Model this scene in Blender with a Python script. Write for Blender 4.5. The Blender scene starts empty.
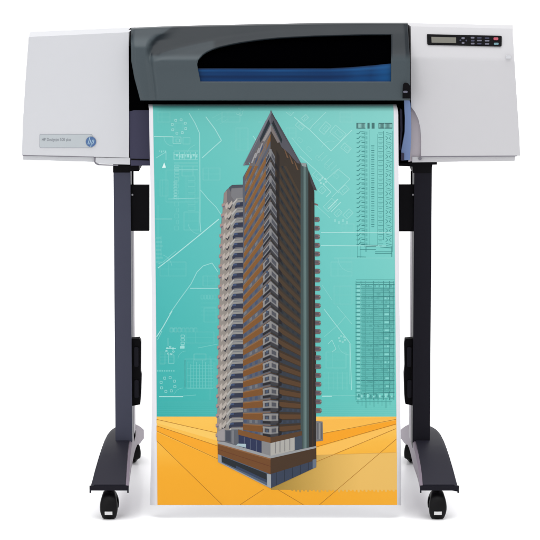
import bpy, bmesh, math, random
from math import sin, cos, radians, pi, exp
from mathutils import Vector, Matrix
random.seed(4)
S = bpy.context.scene
COL = S.collection

# ------------------------------------------------------------------ camera
F_PX, DIST, HCAM, PITCH = 2660.0, 6.5, 1.425, radians(7.3)
cam_d = bpy.data.cameras.new('camera'); cam = bpy.data.objects.new('camera', cam_d); COL.objects.link(cam)
cam_d.sensor_width = 36; cam_d.lens = 36 * F_PX / 540; cam_d.clip_end = 500; cam_d.clip_start = 0.1
cam.location = (0, -DIST, HCAM); cam.rotation_euler = (pi / 2 - PITCH, 0, 0)
S.camera = cam

def ray(u, v):
    a = (u - 270) / F_PX; b = (270 - v) / F_PX
    return Vector((a, cos(PITCH) + b * sin(PITCH), -sin(PITCH) + b * cos(PITCH)))
CAMP = Vector((0, -DIST, HCAM))
def atY(u, v, Y):
    """measure of the photograph -> world point at real depth Y (m)"""
    r = ray(u, v); return CAMP + r * ((Y + DIST) / r.y)
class PlaneY:
    def __init__(s, Y): s.Y = Y
    def __call__(s, u, v, off=0.0):
        p = atY(u, v, s.Y); p.y -= off; return p
class Tilt:
    def __init__(s, p, n): s.p = p; s.n = n.normalized()
    def __call__(s, u, v, off=0.0):
        r = ray(u, v); t = (s.p - CAMP).dot(s.n) / r.dot(s.n)
        return CAMP + r * t + s.n * off

# ------------------------------------------------------------------ colours / materials
def lin(c):
    return tuple(((x / 255) / 12.92 if x / 255 <= 0.04045 else ((x / 255 + 0.055) / 1.055) ** 2.4) for x in c)
def mix(a, b, t): return tuple(a[i] + (b[i] - a[i]) * t for i in range(3))
ALB = 0.645      # studio exposure: every surface but the white floor is this much darker than it reads
def mat(name, rgb, rough=0.5, spec=0.5, metal=0.0, bump=0.0, bscale=900.0, vary=0.04, coat=0.0, attr=None, full=False):
    m = bpy.data.materials.new(name); m.use_nodes = True; nt = m.node_tree; N = nt.nodes; L = nt.links
    b = N['Principled BSDF']
    b.inputs['Roughness'].default_value = rough; b.inputs['Specular IOR Level'].default_value = spec
    b.inputs['Metallic'].default_value = metal; b.inputs['Coat Weight'].default_value = coat
    tc = N.new('ShaderNodeTexCoord')
    nz = N.new('ShaderNodeTexNoise'); nz.inputs['Scale'].default_value = 9.0; nz.inputs['Detail'].default_value = 4
    L.new(tc.outputs['Object'], nz.inputs['Vector'])
    g = 1.0 if full else ALB
    mr = N.new('ShaderNodeMapRange'); mr.inputs['To Min'].default_value = g * (1 - vary); mr.inputs['To Max'].default_value = g * (1 + vary)
    L.new(nz.outputs['Fac'], mr.inputs['Value'])
    mx = N.new('ShaderNodeVectorMath'); mx.operation = 'SCALE'
    if attr:
        at = N.new('ShaderNodeAttribute'); at.attribute_name = attr; L.new(at.outputs['Color'], mx.inputs[0])
    else:
        mx.inputs[0].default_value = lin(rgb)
    L.new(mr.outputs['Result'], mx.inputs['Scale'])
    L.new(mx.outputs['Vector'], b.inputs['Base Color'])
    rr = N.new('ShaderNodeMapRange'); rr.inputs['To Min'].default_value = max(0, rough - 0.05); rr.inputs['To Max'].default_value = min(1, rough + 0.05)
    L.new(nz.outputs['Fac'], rr.inputs['Value']); L.new(rr.outputs['Result'], b.inputs['Roughness'])
    if bump:
        n2 = N.new('ShaderNodeTexNoise'); n2.inputs['Scale'].default_value = bscale; L.new(tc.outputs['Object'], n2.inputs['Vector'])
        bp = N.new('ShaderNodeBump'); bp.inputs['Strength'].default_value = bump; bp.inputs['Distance'].default_value = 0.0004
        L.new(n2.outputs['Fac'], bp.inputs['Height']); L.new(bp.outputs['Normal'], b.inputs['Normal'])
    return m
M = dict(
    shell_l=mat('light_grey_plastic', (216, 217, 221), 0.5, 0.3, bump=.15, vary=.012),
    shell_r=mat('warm_grey_plastic', (211, 210, 213), 0.5, 0.3, bump=.15, vary=.012),
    shell_in=mat('shaded_grey_plastic', (204, 195, 201), 0.6, 0.2, vary=.02),
    seam=mat('seam_grey', (130, 128, 136), 0.7, 0.1),
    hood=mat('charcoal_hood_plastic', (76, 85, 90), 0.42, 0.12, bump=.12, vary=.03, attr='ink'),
    black=mat('black_plastic', (10, 9, 13), 0.6, 0.06, bump=.1),
    void=mat('dark_interior', (3, 3, 4), 0.9, 0.0),
    glass_black=mat('smoked_window', (1, 1, 2), 0.6, 0.0),
    navy=mat('navy_grey_plastic', (66, 65, 88), 0.5, 0.12, bump=.1),
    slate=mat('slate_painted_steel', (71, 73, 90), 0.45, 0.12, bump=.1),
    slate_d=mat('dark_and_shaded_steel', (27, 26, 35), 0.45, 0.07, bump=.1),
    rail=mat('grey_steel_side', (160, 153, 164), 0.45, 0.3),
    foot=mat('dark_foot_plastic', (44, 43, 54), 0.5, 0.1, bump=.15),
    skirt=mat('grey_foot_side', (142, 130, 144), 0.5, 0.25, bump=.1),
    rubber=mat('black_rubber', (10, 9, 12), 0.5, 0.12),
    white=mat('white_plastic', (238, 238, 238), .5, .2),
    border=mat('plate_edge', (172, 176, 184), .5, .2),
    steel=mat('caster_steel', (150, 150, 155), 0.35, 0.5, metal=.6),
    lever=mat('blue_lever_plastic', (116, 140, 188), 0.45, 0.3),
    plate=mat('silver_name_plate', (192, 199, 203), 0.4, 0.3, vary=.03),
    ink=mat('grey_lettering', (120, 124, 132), 0.7, 0.1),
    logo=mat('blue_emblem', (78, 112, 162), 0.4, 0.3),
    logo_w=mat('emblem_letters', (168, 200, 222), 0.4, 0.3),
    lcd=mat('display_green_grey', (112, 110, 100), 0.3, 0.3),
    key=mat('dark_key', (58, 60, 84), 0.5, 0.2),
    key_l=mat('light_key', (108, 108, 124), 0.5, 0.2),
    key_red=mat('red_key', (190, 84, 102), 0.5, 0.2),
    key_cy=mat('cyan_key', (110, 150, 160), 0.5, 0.2),
    paper=mat('coated_paper', (236, 235, 240), 0.6, 0.15, vary=.012, attr=None),
    print=mat('ink_on_paper', (0, 0, 0), 0.6, 0.12, vary=.012, attr='ink'),
    blue=mat('blue_tinted_window', (0, 0, 0), 0.3, 0.12, vary=.05, attr='ink'),
)

# ------------------------------------------------------------------ objects
def empty(name, loc, label, cat, group=None):
    o = bpy.data.objects.new(name, None); COL.objects.link(o); o.location = loc; o.empty_display_size = .1
    o['label'] = label; o['category'] = cat
    if group: o['group'] = group
    return o
ORIG = {}
def finish(name, bm, m, parent, smooth=False, bevel=0.0, seg=2, label=None, tri=False):
    root = parent
    while root is not None and root.parent is not None: root = root.parent
    off = root.location if root is not None else Vector()
    if bevel:
        ed = [e for e in bm.edges if len(e.link_faces) == 2 and e.calc_face_angle(0) > radians(28)]
        bmesh.ops.bevel(bm, geom=ed, offset=bevel, segments=seg, affect='EDGES', clamp_overlap=True, profile=.6)
    for v in bm.verts: v.co -= off
    if not tri: bmesh.ops.recalc_face_normals(bm, faces=bm.faces)
    me = bpy.data.meshes.new(name); bm.to_mesh(me); bm.free()
    me.materials.append(m)
    if smooth:
        for p in me.polygons: p.use_smooth = True
        try: me.set_sharp_from_angle(angle=radians(35 if smooth is True else smooth))
        except Exception: pass
    o = bpy.data.objects.new(name, me); COL.objects.link(o)
    if parent is not None: o.parent = parent
    if label: o['label'] = label
    return o
def NB(): return bmesh.new()
def prism(bm, front, back):
    a = [bm.verts.new(p) for p in front]; b = [bm.verts.new(p) for p in back]; n = len(a)
    bm.faces.new(a); bm.faces.new(list(reversed(b)))
    for i in range(n):
        bm.faces.new((a[i], b[i], b[(i + 1) % n], a[(i + 1) % n]))
def slab(bm, surf, pts, o0, o1):
    """raised plate on a surface: outline pts, from height o0 to o1 above it"""
    prism(bm, [surf(u, v, o1) for u, v in pts], [surf(u, v, o0) for u, v in pts])
def extr(bm, pts, Y, depth):
    """outline at depth Y, pushed straight back by depth"""
    f = [atY(u, v, Y) for u, v in pts]; prism(bm, f, [p + Vector((0, depth, 0)) for p in f])
def box(bm, x0, x1, y0, y1, z0, z1):
    f = [(x0, y0, z0), (x1, y0, z0), (x1, y0, z1), (x0, y0, z1)]
    prism(bm, [Vector(p) for p in f], [Vector((p[0], y1, p[2])) for p in f])
def rect(u0, v0, u1, v1): return [(u0, v0), (u1, v0), (u1, v1), (u0, v1)]
def rrect(u0, v0, u1, v1, r, n=4):
    out = []
    for cx, cy, a0 in ((u1 - r, v0 + r, -90), (u1 - r, v1 - r, 0), (u0 + r, v1 - r, 90), (u0 + r, v0 + r, 180)):
        for k in range(n + 1):
            a = radians(a0 + 90 * k / n); out.append((cx + r * cos(a), cy + r * sin(a)))
    return out
def circ(cu, cv, r, n=28): return [(cu + r * cos(2 * pi * k / n), cv + r * sin(2 * pi * k / n)) for k in range(n)]
def cyl(bm, p, q, r, n=20, r2=None):
    p = Vector(p); q = Vector(q); ax = (q - p).normalized(); h = ax.orthogonal().normalized(); w = ax.cross(h)
    r2 = r if r2 is None else r2
    f = [p + (h * cos(2 * pi * k / n) + w * sin(2 * pi * k / n)) * r for k in range(n)]
    b = [q + (h * cos(2 * pi * k / n) + w * sin(2 * pi * k / n)) * r2 for k in range(n)]
    prism(bm, f, b)
def lerp(tab, x):
    if x <= tab[0][0]: return tab[0][1]
    for (a, p), (b, q) in zip(tab, tab[1:]):
        if x <= b: return p + (q - p) * (x - a) / (b - a)
    return tab[-1][1]
def sst(a, b, x):
    t = max(0, min(1, (x - a) / (b - a))); return t * t * (3 - 2 * t)

# ================================================================== THE PRINTER
PR = empty('large_format_printer', atY(270, 130, .15) - Vector((0, 0, 0)), 'wide light grey printer with charcoal hood and blue window, resting on the stand', 'printer')

def loft_housing(name, rows, depth_y, m, bev):
    """rows: (uL,vL,uR,vR,Y) down the front; straight back to depth_y"""
    bm = NB(); fr = [(bm.verts.new(atY(a, b, y)), bm.verts.new(atY(c, d, y))) for a, b, c, d, y in rows]
    fx = lambda x: x * (1 + .86 * depth_y / 6.5) if abs(x) > .5 else x
    bk = [(bm.verts.new(Vector((fx(l.co.x), depth_y, l.co.z))), bm.verts.new(Vector((fx(r.co.x), depth_y, r.co.z)))) for l, r in fr]
    for i in range(len(rows) - 1):
        bm.faces.new((fr[i][0], fr[i + 1][0], fr[i + 1][1], fr[i][1]))
        bm.faces.new((bk[i][1], bk[i + 1][1], bk[i + 1][0], bk[i][0]))
        bm.faces.new((fr[i][0], bk[i][0], bk[i + 1][0], fr[i + 1][0]))
        bm.faces.new((fr[i][1], fr[i + 1][1], bk[i + 1][1], bk[i][1]))
    bm.faces.new((fr[0][0], fr[0][1], bk[0][1], bk[0][0]))
    bm.faces.new((fr[-1][1], fr[-1][0], bk[-1][0], bk[-1][1]))
    return finish(name, bm, m, PR, smooth=True, bevel=bev, seg=5)

# left side cover
hl = loft_housing('side_cover', [(28.6, 37.0, 128.6, 32.2, 0), (25.4, 80, 128.9, 80, 0),
                         (22.6, 125, 129, 125, 0), (21.8, 155.3, 129, 157.6, 0)], .33, M['shell_l'], .0045)
hl['label'] = 'light grey left side cover with name plate'
bm = NB(); extr(bm, [(23, 155.6), (94.5, 157.3), (94.5, 162), (23, 159.8)], .008, .30)
finish('bottom_trim', bm, M['shell_l'], hl, smooth=True, bevel=.0015)
bm = NB(); extr(bm, [(95.6, 157.4), (130, 157.9), (130, 164.6), (98.2, 163.8), (96.4, 162.9), (95.6, 161)], .002, .30)
finish('bottom_tab', bm, M['shell_l'], hl, smooth=True, bevel=.0012)
bm = NB(); P0 = PlaneY(0.0)
slab(bm, PlaneY(.0), [(94.0, 157.2), (95.2, 157.2), (95.4, 161.6), (96.6, 163.4), (99, 164.3), (118, 164.9), (118, 166), (98.2, 165.4), (95.4, 164.2), (94.0, 162)], -.006, -.001)
slab(bm, PlaneY(.0), [(22.5, 155.0), (94, 156.6), (94, 157.3), (22.6, 155.8)], -.004, .0004)
finish('seam', bm, M['seam'], hl)
# name plate and emblem
bm = NB(); slab(bm, P0, rrect(40, 134.6, 92, 147.4, 1.0), 0, .0015)
pl = finish('name_plate', bm, M['plate'], hl, smooth=True, bevel=.0004)
bm = NB(); slab(bm, P0, rrect(39.6, 134.2, 92.4, 147.8, 1.2), 0, .0008)
finish('plate_border', bm, M['border'], pl)
bm = NB(); slab(bm, P0, circ(91, 141.7, 5.1, 36), .0005, .0030)
em = finish('emblem', bm, M['logo'], hl, smooth=True, bevel=.0006)
bm = NB()
def stroke(bm, surf, pts, w, o0, o1):
    for (a, b), (c, d) in zip(pts, pts[1:]):
        L = math.hypot(c - a, d - b) or 1; nx = -(d - b) / L * w / 2; ny = (c - a) / L * w / 2
        slab(bm, surf, [(a + nx, b + ny), (c + nx, d + ny), (c - nx, d - ny), (a - nx, b - ny)], o0, o1)
stroke(bm, P0, [(90.0, 137.0), (88.0, 144.2)], .75, .003, .0034)
stroke(bm, P0, [(89.3, 140.2), (90.3, 139.7), (90.8, 140.1), (89.7, 144.2)], .7, .003, .0034)
stroke(bm, P0, [(92.7, 139.8), (90.7, 146.5)], .75, .003, .0034)
stroke(bm, P0, [(92.6, 139.9), (93.9, 139.9), (94.0, 140.6), (93.2, 143.3), (92.5, 143.9), (91.5, 143.9)], .7, .003, .0034)
finish('emblem_letters', bm, M['logo_w'], em)

def text_on(txt, surf, u0, v0, height, m, parent, name, off=.0016, width=None, shear=0.0):
    c = bpy.data.curves.new(name, 'FONT'); c.body = txt; c.shear = shear
    t = bpy.data.objects.new(name, c); COL.objects.link(t)
    dg = bpy.context.evaluated_depsgraph_get(); me = bpy.data.meshes.new_from_object(t.evaluated_get(dg))
    COL.objects.unlink(t); bpy.data.objects.remove(t)
    xs = [v.co.x for v in me.vertices]; w = max(xs) - min(xs); s = height / .7; sx = s if width is None else width / w
    bm = NB(); bm.from_mesh(me); bpy.data.meshes.remove(me)
    for v in bm.verts: v.co = surf(u0 + (v.co.x - min(xs)) * sx, v0 - v.co.y * s, off)
    return finish(name, bm, m, parent, tri=True)
text_on('HP Designjet 500 plus', P0, 42, 140.9, 3.0, M['ink'], pl, 'lettering', width=29)

# right side cover with arched recess on its inner edge
hr = loft_housing('side_cover', [(410.8, 26.4, 512.6, 28.8, .048), (410.8, 55.5, 514.3, 57.5, .004), (410.8, 60, 514.6, 62, 0),
                         (410.9, 100, 517, 100, 0), (411.2, 107, 517.4, 107, 0), (415, 112, 517.8, 112, 0), (418.3, 119, 518.2, 119, 0), (420.4, 128, 518.8, 128, 0),
                         (421, 138, 519.5, 138, 0), (421, 156.6, 520.2, 155.8, 0)], .30, M['shell_r'], .0045)
hr['label'] = 'warm grey right side cover with sloping control panel'
bm = NB(); extr(bm, [(412.2, 156.8), (515.3, 156.3), (514.6, 160.9), (412.2, 162.4)], .008, .28)
finish('bottom_trim', bm, M['shell_r'], hr, smooth=True, bevel=.0015)
bm = NB(); slab(bm, P0, [(421, 156.2), (517, 155.6), (517, 156.4), (421, 157.1)], -.004, .0004)
finish('seam', bm, M['seam'], hr)
bm = NB(); extr(bm, [(408.5, 104), (419, 104), (422.5, 120), (422.5, 158), (408.5, 162)], .012, .2)
finish('inner_wall', bm, M['shell_in'], hr, smooth=True, bevel=.001)
bm = NB(); cyl(bm, atY(420, 158.6, .010), atY(420, 158.6, -.001), .0042)
finish('screw', bm, M['seam'], hr)

# control panel on the slope
pA = atY(460, 28, .0465); pB = atY(460, 55, .0048); pC = atY(500, 55.5, .0048)
n = (pC - pB).cross(pA - pB); n = n if n.y < 0 else -n
TP = Tilt(pB, n)
cpts = [(427, 34.6), (500.6, 36.2), (501.8, 37), (501.6, 45.6), (500.6, 46.6), (428.3, 44.9), (427.2, 44)]
bm = NB(); slab(bm, TP, cpts, 0, .0022); cp = finish('control_panel', bm, M['black'], hr, smooth=True, bevel=.0005)
bm = NB(); slab(bm, TP, [(431.3, 37.4), (456, 37.9), (456, 43.6), (431.6, 43.1)], .002, .0026); finish('display', bm, M['lcd'], cp)
def keyp(u, v, w, h, mm, nm='button'):
    bm = NB(); slab(bm, TP, rrect(u - w / 2, v - h / 2, u + w / 2, v + h / 2, min(w, h) * .35, 3), .0018, .0034)
    finish(nm, bm, M[mm], cp, smooth=True, bevel=.0003)
for u, v, w, h, mm in [(463, 38.8, 3.2, 1.9, 'key_l'), (463, 43.6, 2.6, 1.7, 'key_l'), (460.3, 41, 1.6, 1.6, 'key'), (466.2, 41.2, 1.6, 1.6, 'key'),
                       (472.5, 38.4, 3.6, 1.6, 'key_l'), (472.6, 41.3, 3.6, 1.6, 'key'), (472.6, 44.2, 3.6, 1.5, 'key_l'),
                       (479.3, 38.6, 4.4, 1.2, 'key'), (479.3, 41.2, 4.6, 1.3, 'key_l'), (479.3, 44.4, 4.2, 1.2, 'key'),
                       (487, 38.8, 4.4, 1.2, 'key'), (487, 41.4, 4.6, 1.3, 'key_l'), (487, 44.6, 4.2, 1.2, 'key_l'),
                       (495.8, 39.4, 4.8, 2.6, 'key_red'), (496.2, 44.4, 4.6, 2.0, 'key_cy')]:
    keyp(u, v, w, h, mm)
# small latch dimple at the end of the slope
bm = NB(); slab(bm, P0, rrect(505.5, 55.4, 511, 58.6, 1.4), -.001, .0025); finish('latch', bm, M['shell_l'], hr, smooth=True, bevel=.001)

# ------------------------------------------------------------------ hood
T_ = [(131, 27.8), (150, 26.8), (180, 25.8), (240, 24.4), (300, 23.2), (360, 22.5), (409, 22.6)]
W1 = [(131, 65), (196.6, 65), (197.3, 62), (198.3, 59.6), (200, 57.2), (203, 54.1), (206.7, 51.7), (212, 49.2), (220, 46.7), (230, 44.3), (240, 42.3), (260, 39.3), (280, 37.4), (313, 35.7), (360, 34.4), (391, 34.2), (409, 34.2)]
LE = [(20, 131.6), (39, 130.7), (61, 131.3), (78, 134.4), (99, 140)]
RE = [(22, 407.6), (45, 409), (62, 410), (100, 410.4)]
A_ = [(24, 172), (32.6, 160), (37, 152), (42.8, 147.8), (55.7, 146.8), (70, 148.6), (83.5, 150.4), (98, 152), (101, 152.4)]
B_ = [(150, 62), (152, 59.5), (155.7, 56.7), (162, 53), (176, 49), (190, 45.5), (204, 42.6), (215, 40.6), (240, 36.5), (280, 32), (330, 29), (409, 28)]
def hoodY(u, v): return sum(hoodYr(u, v + d) for d in (-2.6, -1.6, -.6, .6, 1.6, 2.6)) / 6
def hoodYr(u, v):
    T = lerp(T_, u)
    # plain hood: steep slope, then the upright front
    vc = 59.5
    main = .055 - .090 * max(0, min(1, (v - T) / (vc - T))) ** .95
    if v > vc: main = -.035 - .014 * (v - vc) / 40
    # shoulder rounding
    main -= .008 * exp(-((v - vc - 1) / 4.2) ** 2)
    # swoosh: the front bulge starts below curve B
    b = lerp(B_, u)
    bulge = .012 * sst(b - 1.0, b + 5.0, v)
    main -= bulge * (1 - .6 * sst(230, 360, u))
    # end flange
    fl = .045 - .075 * max(0, min(1, (v - T) / (46 - T)))
    if v > 46: fl = -.030 - .015 * (v - 46) / 53
    a = lerp(A_, v)
    wd = min(4.0, math.hypot(1, lerp(A_, v + 1) - lerp(A_, v - 1)) )
    k = sst(a - 2.2 * wd, a + 6 * wd, u)
    y = fl * (1 - k) + main * k
    y += .006 * exp(-((u - a - 3.0) / 1.8) ** 2) * sst(44, 54, v)   # groove
    y += .012 * (1 - sst(131, 134.5, u + 131 - lerp(LE, v)))        # rounded outer end
    y += .010 * sst(406.5, 410, u + (410.4 - lerp(RE, v)))
    return y
bm = NB()
us = [131, 131.7, 132.5, 133.5, 135] + [136 + .8 * k for k in range(75)]
us = [x for x in us if x < 196] + [196.6, 197.3, 198.3, 200, 203, 206.7, 212, 216, 220, 225, 230, 235, 240] + [250 + 7 * k for k in range(20)] + [391, 393.5, 396, 399, 402, 404.5, 406, 407.5, 408.7, 409.7, 410.4]
IL = us.index(197.3); IR = us.index(391)
def vrows(u):
    T = lerp(T_, u); w = lerp(W1, u)
    r = [(T, .22), (T + .5, .17), (T + 1.1, .11)]
    for k in range(0, 37): r.append((T + 1.6 + (w - T - 1.6) * k / 36, None))
    j1 = len(r) - 1
    for k in range(1, 6): r.append((w + (66.2 - w) * k / 5 if w < 66 else 65 + 1.2 * k / 5, None))
    for k in range(1, 8): r.append((66.2 + (81.5 - 66.2) * k / 7, None))
    j2 = len(r) - 1
    for k in range(1, 10): r.append((81.5 + (99.3 - 81.5) * k / 9, None))
    return r, j1, j2
def umap(u, v):
    x = u
    if u < 147: x = u + (lerp(LE, v) - 131) * (1 - (u - 131) / 16)
    if u > 404: x = u + (lerp(RE, v) - 410.4) * (u - 404) / 6.4
    x += 3 * max(0, min(1, (v - 66) / 15)) * exp(-((u - 197) / 12) ** 2)
    return x
def hood_pt(u, v, off=0.0, yy=None):
    x = umap(u, v); y = hoodY(x, v) if yy is None else yy
    p = atY(x, v, y); p.y += off; p.z -= off * .5; return p
grid = []
for u in us:
    r, j1, j2 = vrows(u)
    col = [bm.verts.new(hood_pt(u, v, 0, y)) for v, y in r]
    last = col[-1].co                                       # turn under the bottom edge
    col.append(bm.verts.new(last + Vector((0, .004, -.003)))); col.append(bm.verts.new(last + Vector((0, .16, -.003))))
    grid.append(col)
for i in range(len(us) - 1):
    for j in range(len(grid[0]) - 1):
        if IL <= i < IR and j1 <= j < j2: continue
        bm.faces.new((grid[i][j], grid[i][j + 1], grid[i + 1][j + 1], grid[i + 1][j]))
# end caps
for col in (grid[0], grid[-1]):
    b = [bm.verts.new(Vector((c.co.x, max(.06, c.co.y), c.co.z))) for c in col]
    for j in range(3, len(col) - 1):
        bm.faces.new((col[j], col[j + 1], b[j + 1], b[j]))
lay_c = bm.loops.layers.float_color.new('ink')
HC, HSHADE = (75, 85, 90), (29, 37, 43)  # shade on slope and flange top painted in; crease kept lighter as highlight
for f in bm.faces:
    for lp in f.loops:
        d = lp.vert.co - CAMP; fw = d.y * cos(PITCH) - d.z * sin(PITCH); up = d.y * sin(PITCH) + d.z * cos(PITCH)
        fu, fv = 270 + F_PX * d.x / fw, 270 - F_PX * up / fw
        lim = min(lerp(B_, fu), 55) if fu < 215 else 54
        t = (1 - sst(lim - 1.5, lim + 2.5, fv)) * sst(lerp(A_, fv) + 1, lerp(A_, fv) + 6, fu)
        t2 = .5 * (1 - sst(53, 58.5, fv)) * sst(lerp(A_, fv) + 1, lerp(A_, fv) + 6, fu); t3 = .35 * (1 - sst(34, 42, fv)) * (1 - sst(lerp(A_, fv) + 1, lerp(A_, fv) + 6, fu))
        lp[lay_c] = (*lin(mix(HC, HSHADE, max(t, t2, t3))), 1)
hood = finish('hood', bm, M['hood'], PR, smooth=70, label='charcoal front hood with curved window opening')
md = hood.modifiers.new('wall', 'SOLIDIFY'); md.thickness = .004; md.offset = -1

# window pane: smoked upper part and blue lower part, a little behind the opening
BL = [(190, 66.4), (330, 66.4), (345, 65.6), (357, 64.9), (366, 64), (376, 63.2), (393, 61.5)]
bm = NB(); cols = []
wu = [195 + 4 * k for k in range(50)]
for u in wu:
    w = min(lerp(W1, u), lerp(BL, u) - .5) - 2.5; b = lerp(BL, u)
    cols.append([bm.verts.new(hood_pt(u, w + (b - w) * k / 8, .012)) for k in range(9)])
for i in range(len(wu) - 1):
    for j in range(8): bm.faces.new((cols[i][j], cols[i][j + 1], cols[i + 1][j + 1], cols[i + 1][j]))
finish('window', bm, M['glass_black'], hood, smooth=True, label='smoked upper part of the curved window')
def inked(name, polys, m, parent, label=None):
    """polys: list of (points3d, colours per corner)"""
    root = parent
    while root.parent is not None: root = root.parent
    off = root.location
    vs = []; fs = []; cs = []
    for pts, cc in polys:
        b = len(vs); vs += [tuple(Vector(p) - off) for p in pts]; fs.append(tuple(range(b, b + len(pts))))
        for k in range(len(pts)): cs += list(lin(cc[k] if isinstance(cc[0], (tuple, list)) else cc)) + [1.0]
    me = bpy.data.meshes.new(name); me.from_pydata(vs, [], fs)
    ca = me.color_attributes.new('ink', 'FLOAT_COLOR', 'CORNER'); ca.data.foreach_set('color', cs)
    me.materials.append(m); o = bpy.data.objects.new(name, me); COL.objects.link(o); o.parent = parent
    if label: o['label'] = label
    return o
bands = [(0, (2, 14, 30)), (1.2, (12, 60, 108)), (2.2, (20, 80, 136)), (4.0, (11, 56, 104)), (6.0, (12, 60, 110)), (8.2, (8, 42, 84)), (10.2, (9, 58, 110)), (12.4, (8, 74, 138)), (14.6, (6, 64, 124)), (16, (4, 40, 86))]
polys = []
for u0, u1 in zip(wu, wu[1:]):
    for (a, c0), (b, c1) in zip(bands, bands[1:]):
        def q(u, d, sp=16.0):
            bb = lerp(BL, u); return bb + (83 - bb) * d / sp
        def cc(u, c):
            t = .5 + .5 * sin(u * .071 + c[2]) ; t2 = max(0, (u - 330) / 60)
            return mix(mix(c, (8, 44, 92), .30 * t), (26, 112, 180), .5 * min(1, t2) * (.4 + .6 * abs(sin(u * .11))))  # right-hand glow and ripples of reflection put into the blue
        polys.append(([hood_pt(u0, q(u0, a), .010), hood_pt(u0, q(u0, b), .010), hood_pt(u1, q(u1, b), .010), hood_pt(u1, q(u1, a), .010)],
                      [cc(u0, c0), cc(u0, c1), cc(u1, c1), cc(u1, c0)]))
inked('tinted_strip', polys, M['blue'], hood, 'blue tinted lower part of the window')

# dark core of the machine behind the hood, paper slot
bm = NB(); extr(bm, [(128.6, 29.5), (408, 25.5), (411.5, 29), (411.5, 112), (128.6, 112)], .17, .12)
extr(bm, [(128.4, 47), (132, 47), (136, 70), (146, 112), (128.4, 112)], .005, .17)
extr(bm, [(139, 100.5), (411, 100.5), (411, 112), (139, 112)], .01, .17)
extr(bm, [(396.5, 98.5), (412, 98.5), (412, 161), (409, 163.3), (398, 163.3), (398.6, 150), (399.6, 130), (398.5, 110)], .02, .16)
finish('chassis', bm, M['void'], PR)
bm = NB(); extr(bm, [(129, 111.5), (134, 110.3), (150, 110.3), (150, 165.6), (130.8, 165.6), (129.6, 150)], .004, .15)
bl = finish('end_block', bm, M['navy'], PR, smooth=True, bevel=.003)
bm = NB(); slab(bm, PlaneY(.004), [(131, 158.6), (149, 159.2), (149, 160.6), (131, 160.0)], -.001, .001); finish('seam', bm, M['black'], bl)
bm = NB(); extr(bm, [(150, 111), (398, 111), (398, 160), (150, 160)], .03, .14)
finish('platen', bm, M['navy'], PR, smooth=True, bevel=.01)
# lever and knob at the right end of the slot
bm = NB(); extr(bm, [(404.2, 98.8), (408.6, 98.2), (410.4, 103), (411, 115), (411.3, 131), (410.8, 146), (409.8, 160), (401.3, 160.4), (401.5, 150), (403, 142), (404.8, 132), (405, 118), (404.4, 108)], -.012, .02)
lv = finish('lever', bm, M['lever'], PR, smooth=True, bevel=.004, seg=3)
bm = NB(); extr(bm, rrect(401, 153, 404.2, 160.6, .8), -.014, .006); finish('lever_clip', bm, M['navy'], lv)
bm = NB(); extr(bm, [(399.8, 108), (402.2, 110), (402.6, 130), (400.6, 150), (399.6, 150), (400.6, 130)], .006, .02)
finish('guide', bm, M['navy'], PR, smooth=True, bevel=.001)
bm = NB(); extr(bm, [(403.2, 84.5), (405, 82.8), (408.2, 83.4), (410.2, 86), (410.6, 98.4), (402.6, 98.4), (402.8, 90)], -.058, .05)
kn = finish('latch', bm, M['black'], PR, smooth=True, bevel=.0025, label='black latch at the right end of the hood')
bm = NB(); extr(bm, rrect(403.2, 90.8, 407.6, 92.8, .8), -.061, .004); finish('latch_glint', bm, M['key_l'], kn)  # pale plate standing for a glint on the latch

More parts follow.
